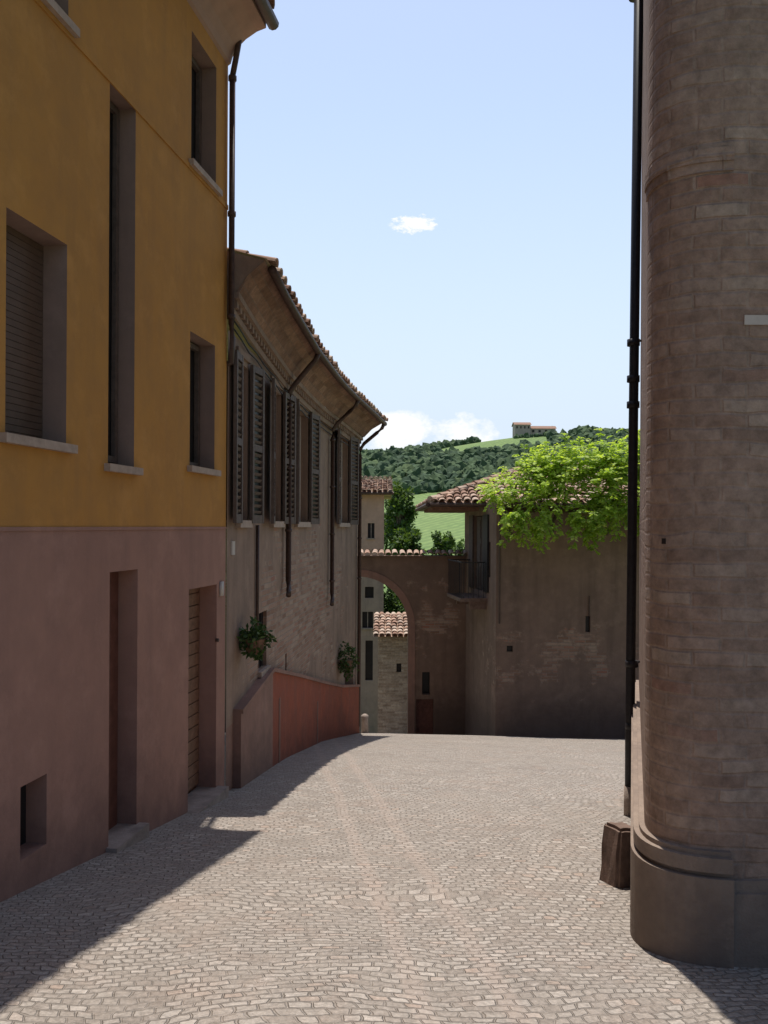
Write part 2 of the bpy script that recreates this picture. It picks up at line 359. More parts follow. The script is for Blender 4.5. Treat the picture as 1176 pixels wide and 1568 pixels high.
slab(mb,P1,6.5,7.07,-2.75,-2.48,-.18,.09,'stone'); slab(mb,P1,8.05,8.92,-3.0,-2.74,-.2,.12,'stone')
mb.obj('sills_and_steps',yh)
mb=MB()
for a,b,z0,z1 in ((5.2,5.9,.56,1.94),(3.6,4.4,.56,1.94)):
    z=z0
    while z<z1-.04: slab(mb,P1,a+.003,b-.003,z,z+.042,-.185,-.176,'roller'); z+=.046
z=-2.7
while z<-.68: slab(mb,P1,8.113,8.857,z,z+.115,-.2,-.185,'wood'); z+=.125
for (s0,s1,z0,z1) in ((8.13,8.75,3.49,4.7),(8.13,8.75,.58,1.83),(6.52,6.92,.5,3.38)):
    for a,b,c,d in ((s0,s0+.05,z0,z1),(s1-.05,s1,z0,z1),(s0+.05,s1-.05,z1-.05,z1),(s0+.05,s1-.05,z0,z0+.05),((s0+s1)/2-.02,(s0+s1)/2+.02,z0+.05,z1-.05)):
        slab(mb,P1,a,b,c,d,-.165 if s0<7 else -.195,-.13 if s0<7 else -.15,'shut')
slab(mb,P1,6.56,7.0,-2.48,-.39,-.19,-.16,'reddoor')
mb.obj('blinds_frames_and_doors',yh)
mb=MB()
pts=[(0,4.93),(.03,4.95),(.05,5.02),(.1,5.11),(.2,5.2),(.32,5.27),(.42,5.30),(.42,5.42),(0,5.42)]
for (d0,z0),(d1,z1) in zip(pts,pts[1:]):
    mb.add([q(-6,z0,d0),q(E1,z0,d0),q(E1,z1,d1),q(-6,z1,d1)],[(0,1,2,3)],'cornice')
mb.add([q(E1,z,d) for d,z in pts],[tuple(range(len(pts)))],'cornice')
mb.add([q(-6.2,5.43,.46),q(E1+.02,5.43,.46),q(E1+.02,6.95,-3.5),q(-6.2,6.95,-3.5),q(E1+.02,5.43,-7.4),q(-6.2,5.43,-7.4)],[(0,1,2,3),(3,2,4,5)],'tile')
tiles(mb,[q(-6,5.46,.46),q(E1,5.46,.46)],lambda p:(-.9876,.157,.36),4)
mb.obj('cornice_and_roof',yh)
mb=MB()
mb.tube([q(-6,5.35,.49),q(E1+.03,5.35,.49)],.065,'metal',10)
mb.tube([q(E1-.04,5.2,.14),q(E1-.04,5.06,.115),q(E1-.03,4.95,.09),q(E1-.03,4.8,.06)],.032,'metal',8)
mb.tube([q(E1-.03,4.8,.06),q(E1-.03,2.15,.06),q(E1+.02,2.0,.06),q(E1+.03,1.75,.04),q(E1+.04,1.7,-.1)],.032,'metal',8)
for z in (4.75,3.3,2.2): mb.tube([q(E1-.03,z,.06),q(E1-.03,z+.05,.06)],.045,'metal',8)
mb.tube([q(E1-.28,-1.2,.0),q(E1-.28,-1.2,.03)],.02,'metal',6)
mb.tube([q(s,4.3-1.1*math.sin(max(0,(s+1)/6.7)*math.pi),.03) for s in frange(-1,5.7,.3)],.008,'metal',4)
slab(mb,P1,8.93,9.02,-.75,-.6,0,.02,'white')
mb.obj('gutter_and_downpipe',yh,True)

# ------------------------------------------------------------------ shuttered house
sh=empty('shuttered_house')
W2=[(9.14,-1.69),(12.2,-1.47),(15.5,-1.2),(19.2,-.6)]
EZ=[(9.14,2.86),(9.9,2.76),(10.7,2.68),(12.2,2.56),(14,2.51),(15.5,2.50),(17.5,2.42),(19.2,2.34)]
def itp(t,s):
    s=min(max(s,t[0][0]),t[-1][0])
    for (a,b),(c,d) in zip(t,t[1:]):
        if s<=c: return b+(d-b)*(s-a)/(c-a)
def P2(s):
    x=itp(W2,s); e=.6
    dx=(itp(W2,s+e)-itp(W2,s-e))/(min(s+e,19.2)-max(s-e,9.14)); l=math.hypot(dx,1)
    return (x,s,1/l,-dx/l)
SS=frange(9.14,19.2,.5)+[19.2]
OV=[(9.14,.40),(12.2,.46),(15.5,.52),(19.2,.58)]
mb=MB()
win=[(9.56,10.06),(11.4,12.1),(13.2,14.35),(17.1,18.1)]
ops=[(a,b,.05,1.85,.16,'old','dark') for a,b in win]+[(10.72,11.2,-1.85,-1.12,.14,'old','dark'),(12.5,12.62,-2.5,-1.9,.1,'old','dark'),(17.9,18.8,-5.2,-3.0,.2,'old','wood')]
def zm(s,z):
    if z<-2.2 and s<11: return 'oldpink'
    return 'old'
wall(mb,P2,SS,[-6.5,-2.2,2.1],'old',ops,zm)
e=P2(19.2)
mb.add([(e[0],19.2,-6.5),(-7,21,-6.5),(-7,21,4.6),(-3.6,20.2,3.6),(e[0],19.2,2.1)],[(0,1,2,3,4)],'old')
mb.obj('walls',sh)
mb=MB()
pl=[(9.45,-2.1),(11.2,-1.93),(13.2,-2.36),(15.5,-2.88),(17.2,-3.28),(19.1,-3.62)]
for (a,z0),(b,z1) in zip(pl,pl[1:]):
    slab(mb,P2,a,b,-6,z0,-.02,.09,'oldpink' if a<11 else 'redpl',-6,z1,4)
    slab(mb,P2,a,b,z0,z0+.05,-.02,.115,'oldpink',z1,z1+.05,4)
for s in (11.6,14.9): slab(mb,P2,s,s+.07,-4.6,itp(pl,s)-.35,.09,.1,'oldpink')
mb.obj('plinth',sh)
mb=MB()
zc=lambda s: itp(EZ,s)-.55
def od(s,f): return itp(OV,s)*f
for a,b in zip(SS,SS[1:]):
    slab(mb,P2,a,b,zc(a)-.03,zc(a)+.05,0,.05,'old',zc(b)-.03,zc(b)+.05)
    slab(mb,P2,a,b,zc(a)+.13,zc(a)+.2,0,.12,'old',zc(b)+.13,zc(b)+.2)
    pr=[(.24,.2),(.55,.38),(1.,.53)]
    for (d0,h0),(d1,h1) in zip(pr,pr[1:]):
        mb.add([PP(P2,a,zc(a)+h0,od(a,d0)),PP(P2,b,zc(b)+h0,od(b,d0)),PP(P2,b,zc(b)+h1,od(b,d1)),PP(P2,a,zc(a)+h1,od(a,d1))],[(0,1,2,3)],'soffit',[(a,d0*.8),(b,d0*.8),(b,d1*.8),(a,d1*.8)])
    mb.add([PP(P2,a,zc(a)+.55,od(a,1)+.02),PP(P2,b,zc(b)+.55,od(b,1)+.02),PP(P2,b,zc(b)+1.75,-4),PP(P2,a,zc(a)+1.75,-4)],[(0,1,2,3)],'tile')
s=9.2
while s<19.1:
    slab(mb,P2,s,s+.075,zc(s)+.05,zc(s)+.13,0,.085,'old'); s+=.15
for s in (9.16,19.18): mb.add([PP(P2,s,zc(s)-.05,0),PP(P2,s,zc(s)+.2,.12),PP(P2,s,zc(s)+.38,od(s,.55)),PP(P2,s,zc(s)+.54,od(s,1)),PP(P2,s,zc(s)+1.74,-4),PP(P2,s,zc(s)-.05,-4)],[(0,1,2,3,4,5)],'old')
mb.obj('cornice_soffit_and_roof',sh)
TS=(9.16,9.9,10.7,11.5,12.2,13,14,15,16,17,18.2,19.22)
mb=MB()
tiles(mb,[PP(P2,s,zc(s)+.55,od(s,1)+.03) for s in TS],lambda p:(-.99,.1,.27),4,.19,.075,lift0=.02)
mb.obj('roof_tiles',sh)
mb=MB()
mb.tube([PP(P2,s,zc(s)+.50,od(s,1)+.04) for s in (9.3,)+TS[1:]],.05,'metal',8)
def drop(s,zb,kick=True):
    z=zc(s); o_=od(s,1)
    mb.tube([PP(P2,s,z+.48,o_+.04),PP(P2,s,z+.38,o_),PP(P2,s,z+.28,o_*.8),PP(P2,s,z+.04,.17),PP(P2,s,z-.08,.09),PP(P2,s,z-.24,.08),PP(P2,s,zb,.08)]+([PP(P2,s-.05,zb-.12,.1),PP(P2,s-.18,zb-.2,.12)] if kick else []),.04,'metal',8)
    for k in range(4): 
        zz=z-.3-k*.9
        if zz>zb: mb.tube([PP(P2,s,zz,.08),PP(P2,s,zz+.04,.08)],.052,'metal',8)
drop(12.3,-.8); drop(16.3,-1.3); drop(19.05,-4.5,False)
mb.tube([PP(P2,10.5,.0,.03),PP(P2,10.5,-1.5,.03)],.022,'metal',6)
for zo in (.12,-.1): mb.tube([PP(P2,s,zc(s)-.1+zo*.4-.03*math.sin(s*3)**2,.03) for s in frange(9.2,19,.4)],.009,'black',4)
mb.obj('gutters_and_downpipes',sh,True)
mb=MB()
def leafs(s,w,sgn,flare,mbx=mb):
    x,y,nx,ny=P2(s); t=(-ny,nx)
    c,sn=math.cos(flare),math.sin(flare)
    d=(sgn*t[0]*c+nx*sn,sgn*t[1]*c+ny*sn); n=(nx*c-sgn*t[0]*sn,ny*c-sgn*t[1]*sn)
    shutter(mbx,(x+nx*.03,y+ny*.03),w,.02,1.9,d,n)
for i,(a,b) in enumerate(win):
    w=.36 if i==0 else .45 if i<3 else .5
    leafs(a,w,-1,.05 if i==0 else .16); leafs(b,w+.03,1,.14)
    slab(mb,P2,a-.05,b+.05,-.03,.053,-.12,.06,'sill')
    for p,r_ in ((a,a+.05),(b-.05,b),((a+b)/2-.03,(a+b)/2+.03)): slab(mb,P2,p,r_,.06,1.84,-.155,-.12,'white')
    slab(mb,P2,a-.06,b+.06,1.92,2.0,0,.03,'old')
mb.obj('louvred_shutters_and_windows',sh)
mb=MB()
for k in range(5): slab(mb,P2,10.76+k*.09,10.775+k*.09,-1.84,-1.13,-.05,-.035,'black')
slab(mb,P2,10.68,11.25,-1.92,-1.853,-.1,.05,'sill')
slab(mb,P2,9.3,9.42,-.33,-.18,0,.02,'white')
mb.obj('window_grille',sh)

# ------------------------------------------------------------------ planters
def planter(s,z,w,h):
    e=empty('hanging_flower_basket'); mb=MB()
    c=Vector(PP(P2,s,z,.17))
    vs=[];n=12
    for k,(r,dz) in enumerate(((.06,-.16),(.11,-.1),(.135,0),(.145,.02),(.12,.02))):
        for j in range(n):
            t=2*math.pi*j/n; vs.append(c+Vector((math.cos(t)*r,math.sin(t)*r,dz)))
    fs=[(k*n+j,k*n+(j+1)%n,(k+1)*n+(j+1)%n,(k+1)*n+j) for k in range(4) for j in range(n)]+[tuple(range(n))[::-1],tuple(4*n+j for j in range(n))]
    mb.add(vs,fs,'wood')
    mb.tube([PP(P2,s,z-.05,0),PP(P2,s,z-.14,.1),PP(P2,s,z-.03,.17)],.01,'black',5)
    mb.obj('pot_and_bracket',e)
    mb=MB()
    for i in range(190):
        d=Vector((R.gauss(0,1),R.gauss(0,1),R.gauss(-.1,.9))).normalized()
        p=c+Vector((d.x*w*R.uniform(.3,1.1),d.y*w*R.uniform(.3,1.1),.02+d.z*h*R.uniform(.3,1)))
        for _ in range(3):
            dd=Vector((R.gauss(0,1),R.gauss(0,1),R.gauss(-.2,1))).normalized(); nn=Vector((R.gauss(0,1),R.gauss(0,1),1)).normalized()
            mb.leaf(p,dd,nn,R.uniform(.05,.09),.04,'pleaf',R.random())
    mb.obj('foliage',e)
planter(9.75,-1.32,.2,.24); planter(17.3,-2.75,.26,.42)

# ------------------------------------------------------------------ arched gateway
ag=empty('arched_gateway'); YA=24.4
def PA(s): return (s,YA,0,-1)
cx,rr,zs,zt,th=-.75,1.46,-2.92,-.9,.6
mb=MB()
wall(mb,PA,[cx+rr,2.5],[-9,zt],'archpl',[(1.12,1.34,-4.85,-4.2,.25,'archpl','dark'),(.95,1.45,-7,-4.98,.2,'archpl','reddoor')])
wall(mb,PA,[-4,cx-rr],[-9,zt],'archpl')
n=20
for i in range(n):
    t0=math.pi*i/n;t1=math.pi*(i+1)/n
    a=(cx+rr*math.cos(t0),zs+rr*math.sin(t0));b=(cx+rr*math.cos(t1),zs+rr*math.sin(t1))
    mb.add([(a[0],YA,a[1]),(a[0],YA,zt),(b[0],YA,zt),(b[0],YA,b[1])],[(0,1,2,3)],'archpl',[(a[0],a[1]),(a[0],zt),(b[0],zt),(b[0],b[1])])
    mb.add([(a[0],YA,a[1]),(b[0],YA,b[1]),(b[0],YA+th,b[1]),(a[0],YA+th,a[1])],[(0,1,2,3)],'archpl')
    r2=rr+.2
    c=(cx+r2*math.cos(t0),zs+r2*math.sin(t0));d=(cx+r2*math.cos(t1),zs+r2*math.sin(t1))
    f=YA-.02
    mb.box8([(a[0],f,a[1]),(b[0],f,b[1]),(b[0],YA,b[1]),(a[0],YA,a[1]),(c[0],f,c[1]),(d[0],f,d[1]),(d[0],YA,d[1]),(c[0],YA,c[1])],'oldpink')
for sx in (cx+rr,cx-rr): mb.add([(sx,YA,-9),(sx,YA+th,-9),(sx,YA+th,zs),(sx,YA,zs)],[(0,1,2,3)],'archpl')
mb.box(cx+rr,cx+rr+.2,YA-.02,YA,-9,zs,'oldpink')
mb.add([(-4,YA,zt),(2.5,YA,zt),(2.5,YA+th,zt),(-4,YA+th,zt)],[(0,1,2,3)],'archpl')
mb.obj('wall_and_arch',ag)
mb=MB()
mb.box(-4,2.5,YA-.06,YA+th+.06,zt+.003,zt+.04,'archpl')
tiles(mb,[(-4,YA-.1,zt+.06),(2.45,YA-.1,zt+.06)],lambda p:(0,1,.3),1,.2,.08)
tiles(mb,[(-4,YA+th+.1,zt+.06),(2.45,YA+th+.1,zt+.06)],lambda p:(0,-1,.3),1,.2,.08)
mb.obj('tile_coping',ag)

# ------------------------------------------------------------------ corner house with balcony
ch=empty('tiled_corner_house')
A=Vector((2.34,24.6));B=Vector((2.78,21.0));ln=(B-A).length;dv=(B-A)/ln;nv=Vector((dv.y,-dv.x))
if nv.x>0: nv=-nv
def PC(s): p=A+dv*s; return (p.x,p.y,nv.x,nv.y)
mb=MB()
wall(mb,PC,[0,ln],[-8,.62],'garden',[(1.25,2.35,-1.72,.28,.18,'garden','dark'),(2.85,3.05,-1.3,-.4,.1,'garden','dark')])
mb.add([(2.34,24.6,-8),(2.5,26,-8),(2.5,26,.62),(2.34,24.6,.62)],[(0,1,2,3)],'garden')
mb.add([(2.75,22.4,.2),(7.5,22.4,.2),(7.5,22.4,.62),(2.75,22.4,.62)],[(0,1,2,3)],'garden')
mb.obj('walls',ch)
mb=MB()
for a in (1.27,1.83): 
    slab(mb,PC,a,a+.5,-1.7,.26,-.1,-.06,'shutin')
    for k in range(3): slab(mb,PC,a+.06,a+.44,-1.6+k*.63,-1.1+k*.63,-.06,-.045,'shutin')
slab(mb,PC,2.4,2.9,-1.7,.3,0,.05,'black')
slab(mb,PC,.75,1.22,-1.7,.3,0,.05,'shutin')
slab(mb,PC,.9,2.7,-1.95,-1.86,0,.7,'guard')
for s in (1.0,2.55): slab(mb,PC,s,s+.1,-2.15,-1.95,0,.45,'guard')
slab(mb,PC,.92,2.68,-.95,-.92,.64,.68,'black')
for k in range(15): 
    s=.93+k*.124; slab(mb,PC,s,s+.012,-1.86,-.95,.65,.662,'black')
for k in range(5):
    for s in (.92,2.66): slab(mb,PC,s,s+.012,-1.86,-.95,.08+k*.13,.092+k*.13,'black')
for s in (.92,2.66): slab(mb,PC,s,s+.02,-.95,-.92,0,.64,'black')
mb.obj('balcony_and_doors',ch)
mb=MB()
e0=Vector((1.2,22.15,.6)); e1=Vector((8.5,22.15,.6)); hp=Vector((4.6,26.2,1.85)); hp2=Vector((8.5,26.2,1.85)); b0=Vector((1.2,30,.6)); b1=Vector((8.5,30,.6))
mb.add([e0,e1,hp2,hp,b0,b1],[(0,1,2,3),(0,3,4),(3,2,5,4)],'tile')
dz=Vector((0,0,-.09)); mb.add([e0+dz,e1+dz,b1+dz,b0+dz,e0,e1,b1,b0],[(0,1,2,3),(0,1,5,4),(0,3,7,4)],'metal')
mb.tube([e0+Vector((0,-.06,-.04)),e1+Vector((0,-.06,-.04))],.055,'metal',8)
mb.tube([e0+Vector((-.06,0,-.04)),b0+Vector((-.06,0,-.04))],.055,'metal',8)
k=(hp.x-e0.x)/(hp.y-e0.y)
tiles(mb,[e0+Vector((0,0,.02)),e1+Vector((0,0,.02))],lambda p:(0,4.05,1.25),13,.21,.09,clip=lambda p:(p.x-e0.x)>k*(p.y-e0.y)-.05)
tiles(mb,[b0+Vector((0,0,.02)),e0+Vector((0,0,.02))],lambda p:(3.4,0,1.25),11,.21,.09,clip=lambda p:(p.x-e0.x)<k*(p.y-e0.y)+.05 and (p.x-e0.x)<k*(30-p.y)+.05)
for i in range(13):
    a_=e0+(hp-e0)*(i/13); b_=e0+(hp-e0)*((i+1.12)/13)
    mb.tube([a_+Vector((0,0,.085)),b_+Vector((0,0,.06))],[.105,.085],'tile',8,R.random())
for i in range(10):
    y=22.4+i*.45; mb.box(1.25,2.5,y,y+.08,.41,.505,'wood')
mb.obj('tiled_roof',ch)

gw=MB()
def PG(s): return (s,21.0-.03*(s-2.78),0,-1)
wall(gw,PG,[2.78,5,8,12],[-8,.35],'garden',[(4.98,5.1,-2.6,-2.2,.1,'garden','dark'),(3.05,3.2,-3.1,-2.95,.1,'garden','dark'),(6.0,6.14,-3.4,-3.2,.1,'garden','dark')])
gw.add([(2.78,21,.35),(12,20.72,.35),(12,21.3,.35),(2.78,21.4,.35)],[(0,1,2,3)],'garden')
gw.tube([(2.86,20.94,.3),(2.86,20.94,-2.4)],.02,'metal',6)
gw.tube([(5.06,20.9,-2.2),(5.06,20.88,-1.7)],.015,'metal',6)
gw.obj('garden_wall')

# vine
vi=empty('climbing_vine'); mb=MB()
top=[(2.6,.7),(3.05,1.2),(3.7,1.72),(4.3,1.72),(5.0,1.95),(5.6,1.9),(6.5,2.05),(8,1.9),(10,1.6)]
bot=[(2.6,.35),(2.9,-.05),(3.2,.05),(3.6,-.2),(3.9,.15),(4.4,.0),(4.8,-.25),(5.2,.15),(5.9,.1),(6.6,.0),(10,.1)]
def pin(mb,p,d,L_,mat='vine',rv=None):
    k=6; q=Vector(p); d=Vector(d).normalized(); rv=min(1,max(0,R.gauss(.5,.22))) if rv is None else rv
    for i in range(k):
        d=(d+Vector((0,0,-.13))).normalized(); q=q+d*L_/k
        side=d.cross(Vector((0,0,1))); side=side.normalized() if side.length>.05 else Vector((1,0,0))
        for sg in (-1,1):
            ld=(side*sg+d*.4+Vector((0,0,R.uniform(-.5,.1)))).normalized(); nn=Vector((R.gauss(0,.5),R.gauss(-.25,.5),1)).normalized()
            mb.leaf(q,ld,nn,R.uniform(.08,.13),.06,mat,min(1,max(0,rv+R.uniform(-.15,.15))))
cl=[]
for i in range(135):
    x=R.uniform(2.75,9.5); t=itp(top,x);b=itp(bot,x); z=b+.25+(t-b-.35)*R.random()**.7
    # the plant leans out further the lower it hangs, so every tier catches the sun
    f=1-(z-b)/(t-b+.01)
    cl.append((x,20.85-.75*f+R.uniform(-.4,.4),z,R.uniform(.15,.38)))
for (x,y,z,r) in cl:
    rv0=R.uniform(.25,.75)
    for j in range(24):
        d=Vector((R.gauss(0,1),R.gauss(0,1),R.gauss(.15,.9))).normalized(); p=Vector((x,y,z))+d*r*R.uniform(.45,1.1)
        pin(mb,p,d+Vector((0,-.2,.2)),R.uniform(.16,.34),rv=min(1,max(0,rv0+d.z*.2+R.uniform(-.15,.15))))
for i in range(85):
    x=R.uniform(2.7,8.5); z=itp(bot,x)+.35; p=Vector((x,19.95+R.uniform(-.2,.4),z)); ln_=R.choice((.2,.3,.35,.5,.7,.8))
    k=int(ln_/.07); w=R.uniform(-.3,.3)
    for j in range(k): pin(mb,p+Vector((w*j*.05,0,-j*.07)),(R.gauss(0,1),R.gauss(-.3,1),-.3),.15)
for i in range(60):
    x=R.uniform(3.0,8.5); z=itp(top,x)-.1; p=Vector((x,20.8+R.uniform(-.5,.5),z)); a=R.uniform(-1,1); l=R.uniform(.25,.75)
    pts=[p+Vector((a*l*t*t*.7,0,l*t-.25*l*t*t)) for t in (0,.33,.66,1)]
    mb.tube(pts,[.008,.007,.005,.003],'vine',4,.9)
    for q_ in pts[1:]: 
        if R.random()<.7: pin(mb,q_,(a,R.uniform(-.5,.5),.2),.13)
mb.obj('foliage',vi)
mb=MB()
for x in (3.1,4.3,5.6,7.2):
    mb.tube([(x+.2*math.sin(j*1.3+x),20.85+.1*math.cos(j+x),-.2+j*.35) for j in range(5)],[.05,.045,.04,.03,.015],'bark',6)
mb.tube([(2.9,20.9,.5),(4.5,20.8,.85),(6,20.85,.7),(8,20.8,.9)],.03,'bark',6)
mb.obj('stems',vi)

# ------------------------------------------------------------------ church
bc=empty('brick_church')
pth=[Vector((2.8,9.3)),Vector((1.49,4.83))]
p0,c_,p2_=pth[1],Vector((1.38,4.45)),Vector((1.80,4.40))
for i in range(1,15):
    t=i/14; pth.append(p0*(1-t)**2+c_*2*t*(1-t)+p2_*t*t)
pth.append(Vector((7,4.40)))
cum=[0]
for a,b in zip(pth,pth[1:]): cum.append(cum[-1]+(b-a).length)
def _PH(s):
    s=min(max(s,0),cum[-1]-1e-6)
    for i in range(len(cum)-1):
        if s<=cum[i+1]: break
    a,b=pth[i],pth[i+1]; t=(s-cum[i])/(cum[i+1]-cum[i]); p=a+(b-a)*t
    def nn(k):
        k=min(max(k,0),len(pth)-2); d=(pth[k+1]-pth[k]).normalized(); return Vector((d.y,-d.x))
    n0=(nn(i-1)+nn(i)).normalized() if i>0 else nn(0); n1=(nn(i)+nn(i+1)).normalized() if i<len(pth)-2 else nn(i)
    n_=(n0*(1-t)+n1*t).normalized()
    return (p.x,p.y,n_.x,n_.y)
sgn=1 if _PH(cum[-1]-1)[3]<0 else -1
def PH(s): a=_PH(s); return (a[0],a[1],sgn*a[2],sgn*a[3])
CS=[c for c in cum]; CS[-1]=cum[-1]-1e-5
mb=MB()
wall(mb,PH,CS,[-5,14],'church')
mb.add([(2.8,9.3,-5),(7,9.3,-5),(7,9.3,14),(2.8,9.3,14)],[(0,1,2,3)],'church')
mb.add([(7,9.3,-5),(7,4.4,-5),(7,4.4,14),(7,9.3,14)],[(0,1,2,3)],'church')
mb.add([(p.x,p.y,14) for p in pth]+[(7,9.3,14)],[tuple(range(len(pth)+1))],'tile')
mb.obj('walls',bc)
mb=MB()
for a,b in zip(CS[:-2],CS[1:-1]):
    for z0,z1,d in ((-1.80,-1.775,.035),(-1.775,-1.70,.06),(-1.70,-1.675,.03)): slab(mb,PH,a,b,z0,z1,-.02,d,'plinth')
    slab(mb,PH,a,b,-5,-1.80,-.02,.075,'plinth')
    if a>1: slab(mb,PH,a,b,1.85,1.90,-.02,.010,'church'); slab(mb,PH,a,b,1.90,1.97,-.02,.018,'church')
a,b=CS[-2],CS[-1]
slab(mb,PH,a,b,-5,-1.88,-.02,.05,'plinth'); slab(mb,PH,a,b,-1.88,-1.82,-.02,.03,'plinth')
mb.obj('plinth_and_mouldings',bc)
mb=MB()
fs=CS[-2]
slab(mb,PH,fs+.06,fs+.42,1.05,1.10,-.02,.008,'white')
slab(mb,PH,fs-.36,fs-.335,-.09,-.06,-.02,.003,'dark')
mb.obj('stone_insert_and_putlog_hole',bc)
dp=MB()
X,Y=2.405,8.2
dp.tube([(X+.05,Y,8),(X,Y,1.3),(X-.02,Y,-2.0),(X-.02,Y,-2.5)],.046,'black',12)
for z in (5.1,1.75,1.4,1.15,-1.35,-1.95): dp.tube([(X-.005,Y,z),(X-.005,Y,z+.06)],.062,'black',12)
for z in (1.8,-1.3): dp.tube([(X,Y,z),(X+.12,Y,z)],.012,'black',6)
dp.tube([(X-.02,Y,-2.5),(X-.02,Y,-2.8)],.055,'stone',12)
dp.obj('drainpipe',None,True)

def guard(name,x,y,w,d,h,tilt=0):
    bm=bmesh.new(); bmesh.ops.create_cube(bm,size=1)
    for v in bm.verts:
        k=.82 if v.co.z>0 else 1
        v.co=Vector((v.co.x*w*k,v.co.y*d*k,v.co.z*(h+.2)))
    bmesh.ops.bevel(bm,geom=bm.edges[:],offset=.02,segments=2,affect='EDGES')
    bmesh.ops.subdivide_edges(bm,edges=[e for e in bm.edges if e.calc_length()>.1],cuts=3)
    for v in bm.verts: v.co+=Vector((noise.noise(v.co*9),noise.noise(v.co*9+Vector((5,0,0))),noise.noise(v.co*7)))*.015
    me=bpy.data.meshes.new(name); bm.to_mesh(me); bm.free(); me.materials.append(M['guard'])
    o=bpy.data.objects.new(name,me); sc.collection.objects.link(o); o.location=(x,y,gz(x,y)+h/2-.1); o.rotation_euler=(0,math.radians(tilt),.3)
guard('guard_stone',1.63,5.85,.19,.24,.40,3)
def bollard(x,y,h,r):
    mb=MB(); z=gz(x,y)
    mb.tube([(x,y,z-.1),(x,y,z+h*.8),(x,y,z+h*.86),(x,y,z+h*.93),(x,y,z+h)],[r,r*.85,r,r*.9,r*.4],'stone',14)
    mb.obj('stone_bollard',None,True)
bollard(-.42,19.6,.45,.09)

# ------------------------------------------------------------------ houses beyond the arch
fp=empty('pink_house'); mb=MB()
def PF(s): return (s,34,0,-1)
wall(mb,PF,[-6,0],[-12,-2,1.3],'farpink',[(-.65,-.38,-.5,.1,.1,'farpink','dark'),(-.75,-.4,-2.9,-2.45,.12,'fargrey','dark'),(-.85,-.42,-4.1,-3.45,.12,'fargrey','dark'),(-.72,-.42,-6.2,-4.6,.15,'fargrey','dark'),(-3,-2.4,-.9,.2,.1,'farpink','dark')],lambda s,z:'farpink' if z>-2 else 'fargrey')
mb.add([(0,34,-12),(0,41,-12),(0,41,1.3),(0,37.5,2.0),(0,34,1.3)],[(0,1,2,3,4)],'farpink')
mb.obj('walls',fp)
mb=MB(); mb.add([(-6,33.6,1.28),(.35,33.6,1.28),(.35,37.5,2.05),(-6,37.5,2.05),(.35,41.3,1.28),(-6,41.3,1.28)],[(0,1,2,3),(3,2,4,5)],'tile')
mb.tube([(-6,33.55,1.28),(.38,33.55,1.28)],.06,'metal',6)
tiles(mb,[(-6,33.55,1.34),(.36,33.55,1.34)],lambda p:(0,3.9,.77),12,.21,.09)
mb.obj('tiled_roof',fp)
mb=MB()
for a,b,z0,z1 in ((-.65,-.38,-.5,.1),(-.85,-.42,-4.1,-3.45)):
    slab(mb,PF,a-.04,b+.04,z0-.05,z0,0,.06,'stone'); slab(mb,PF,(a+b)/2-.015,(a+b)/2+.015,z0,z1,-.08,-.05,'stone')
mb.obj('windows',fp)
lb=empty('brick_outbuilding'); mb=MB()
def PL(s): return (s,29,0,-1)
wall(mb,PL,[-.18,4],[-11,-3.75],'lowbrick',[(.45,.62,-5,-4.7,.1,'lowbrick','dark')])
mb.add([(-.18,29,-11),(-.18,31.4,-11),(-.18,31.4,-3.3),(-.18,29,-3.75)],[(0,1,2,3)],'lowbrick')
mb.obj('walls',lb)
mb=MB(); mb.add([(-.35,28.7,-3.75),(4,28.7,-3.75),(4,31.5,-3.25),(-.35,31.5,-3.25)],[(0,1,2,3)],'tile')
tiles(mb,[(-.35,28.65,-3.72),(4,28.65,-3.72)],lambda p:(0,2.8,.5),8,.2,.09)
mb.obj('tiled_roof',lb)

# ------------------------------------------------------------------ trees
def tree(name,x,y,h,cr,crz,nl=60,leaf=.22,per=70):
    e=empty(name); z=gz(x,y); mb=MB(); base=Vector((x,y,z-.3)); topc=Vector((x,y,z+h-crz))
    tr=[base,base+(topc-base)*.4+Vector((.15,0,0)),topc,topc+Vector((.1,0,crz*.6))]
    mb.tube(tr,[h*.03,h*.024,h*.016,h*.004],'bark',8)
    cs=[]
    for i in range(nl):
        d=Vector((R.gauss(0,1),R.gauss(0,1),R.gauss(0,1))).normalized(); k=R.uniform(.35,1.)
        c=topc+Vector((d.x*cr*k,d.y*cr*k,d.z*crz*k)); cs.append(c)
        if i%3==0:
            m=base+(topc-base)*R.uniform(.6,1); mb.tube([m,(m+c)/2+Vector((0,0,.2)),c],[h*.01,h*.006,.015],'bark',5)
    mb.obj('trunk_and_limbs',e)
    mb=MB()
    for c in cs:
        r=cr*R.uniform(.18,.34); rv=R.uniform(.2,.8)
        for j in range(per):
            d=Vector((R.gauss(0,1),R.gauss(0,1),R.gauss(0,.8))).normalized(); p=c+d*r*R.uniform(.4,1.1)
            mb.leaf(p,(d+Vector((R.gauss(0,.7),R.gauss(0,.7),R.gauss(-.2,.7)))).normalized(),Vector((R.gauss(0,.6),R.gauss(0,.6),1)).normalized(),leaf*R.uniform(.7,1.3),leaf*.7,'leaf',min(1,max(0,rv+R.uniform(-.25,.25)+d.z*.15)))
    mb.obj('crown',e)
tree('broadleaf_tree',.9,47,14.5,1.0,2.1,50,.22)
tree('broadleaf_tree',1.2,44,11.4,.85,1.4,45,.2)
tree('broadleaf_tree',-.6,52,15.8,2.2,3.2,60,.26)
tree('broadleaf_tree',.9,40,7.8,1.5,1.9,50,.18)
tree('broadleaf_tree',4.3,62,14.7,.9,1.5,36,.24)
tree('broadleaf_tree',6.2,66,13.9,1.5,1.6,40,.26)
tree('broadleaf_tree',2.6,75,12.9,1.8,1.8,40,.3)
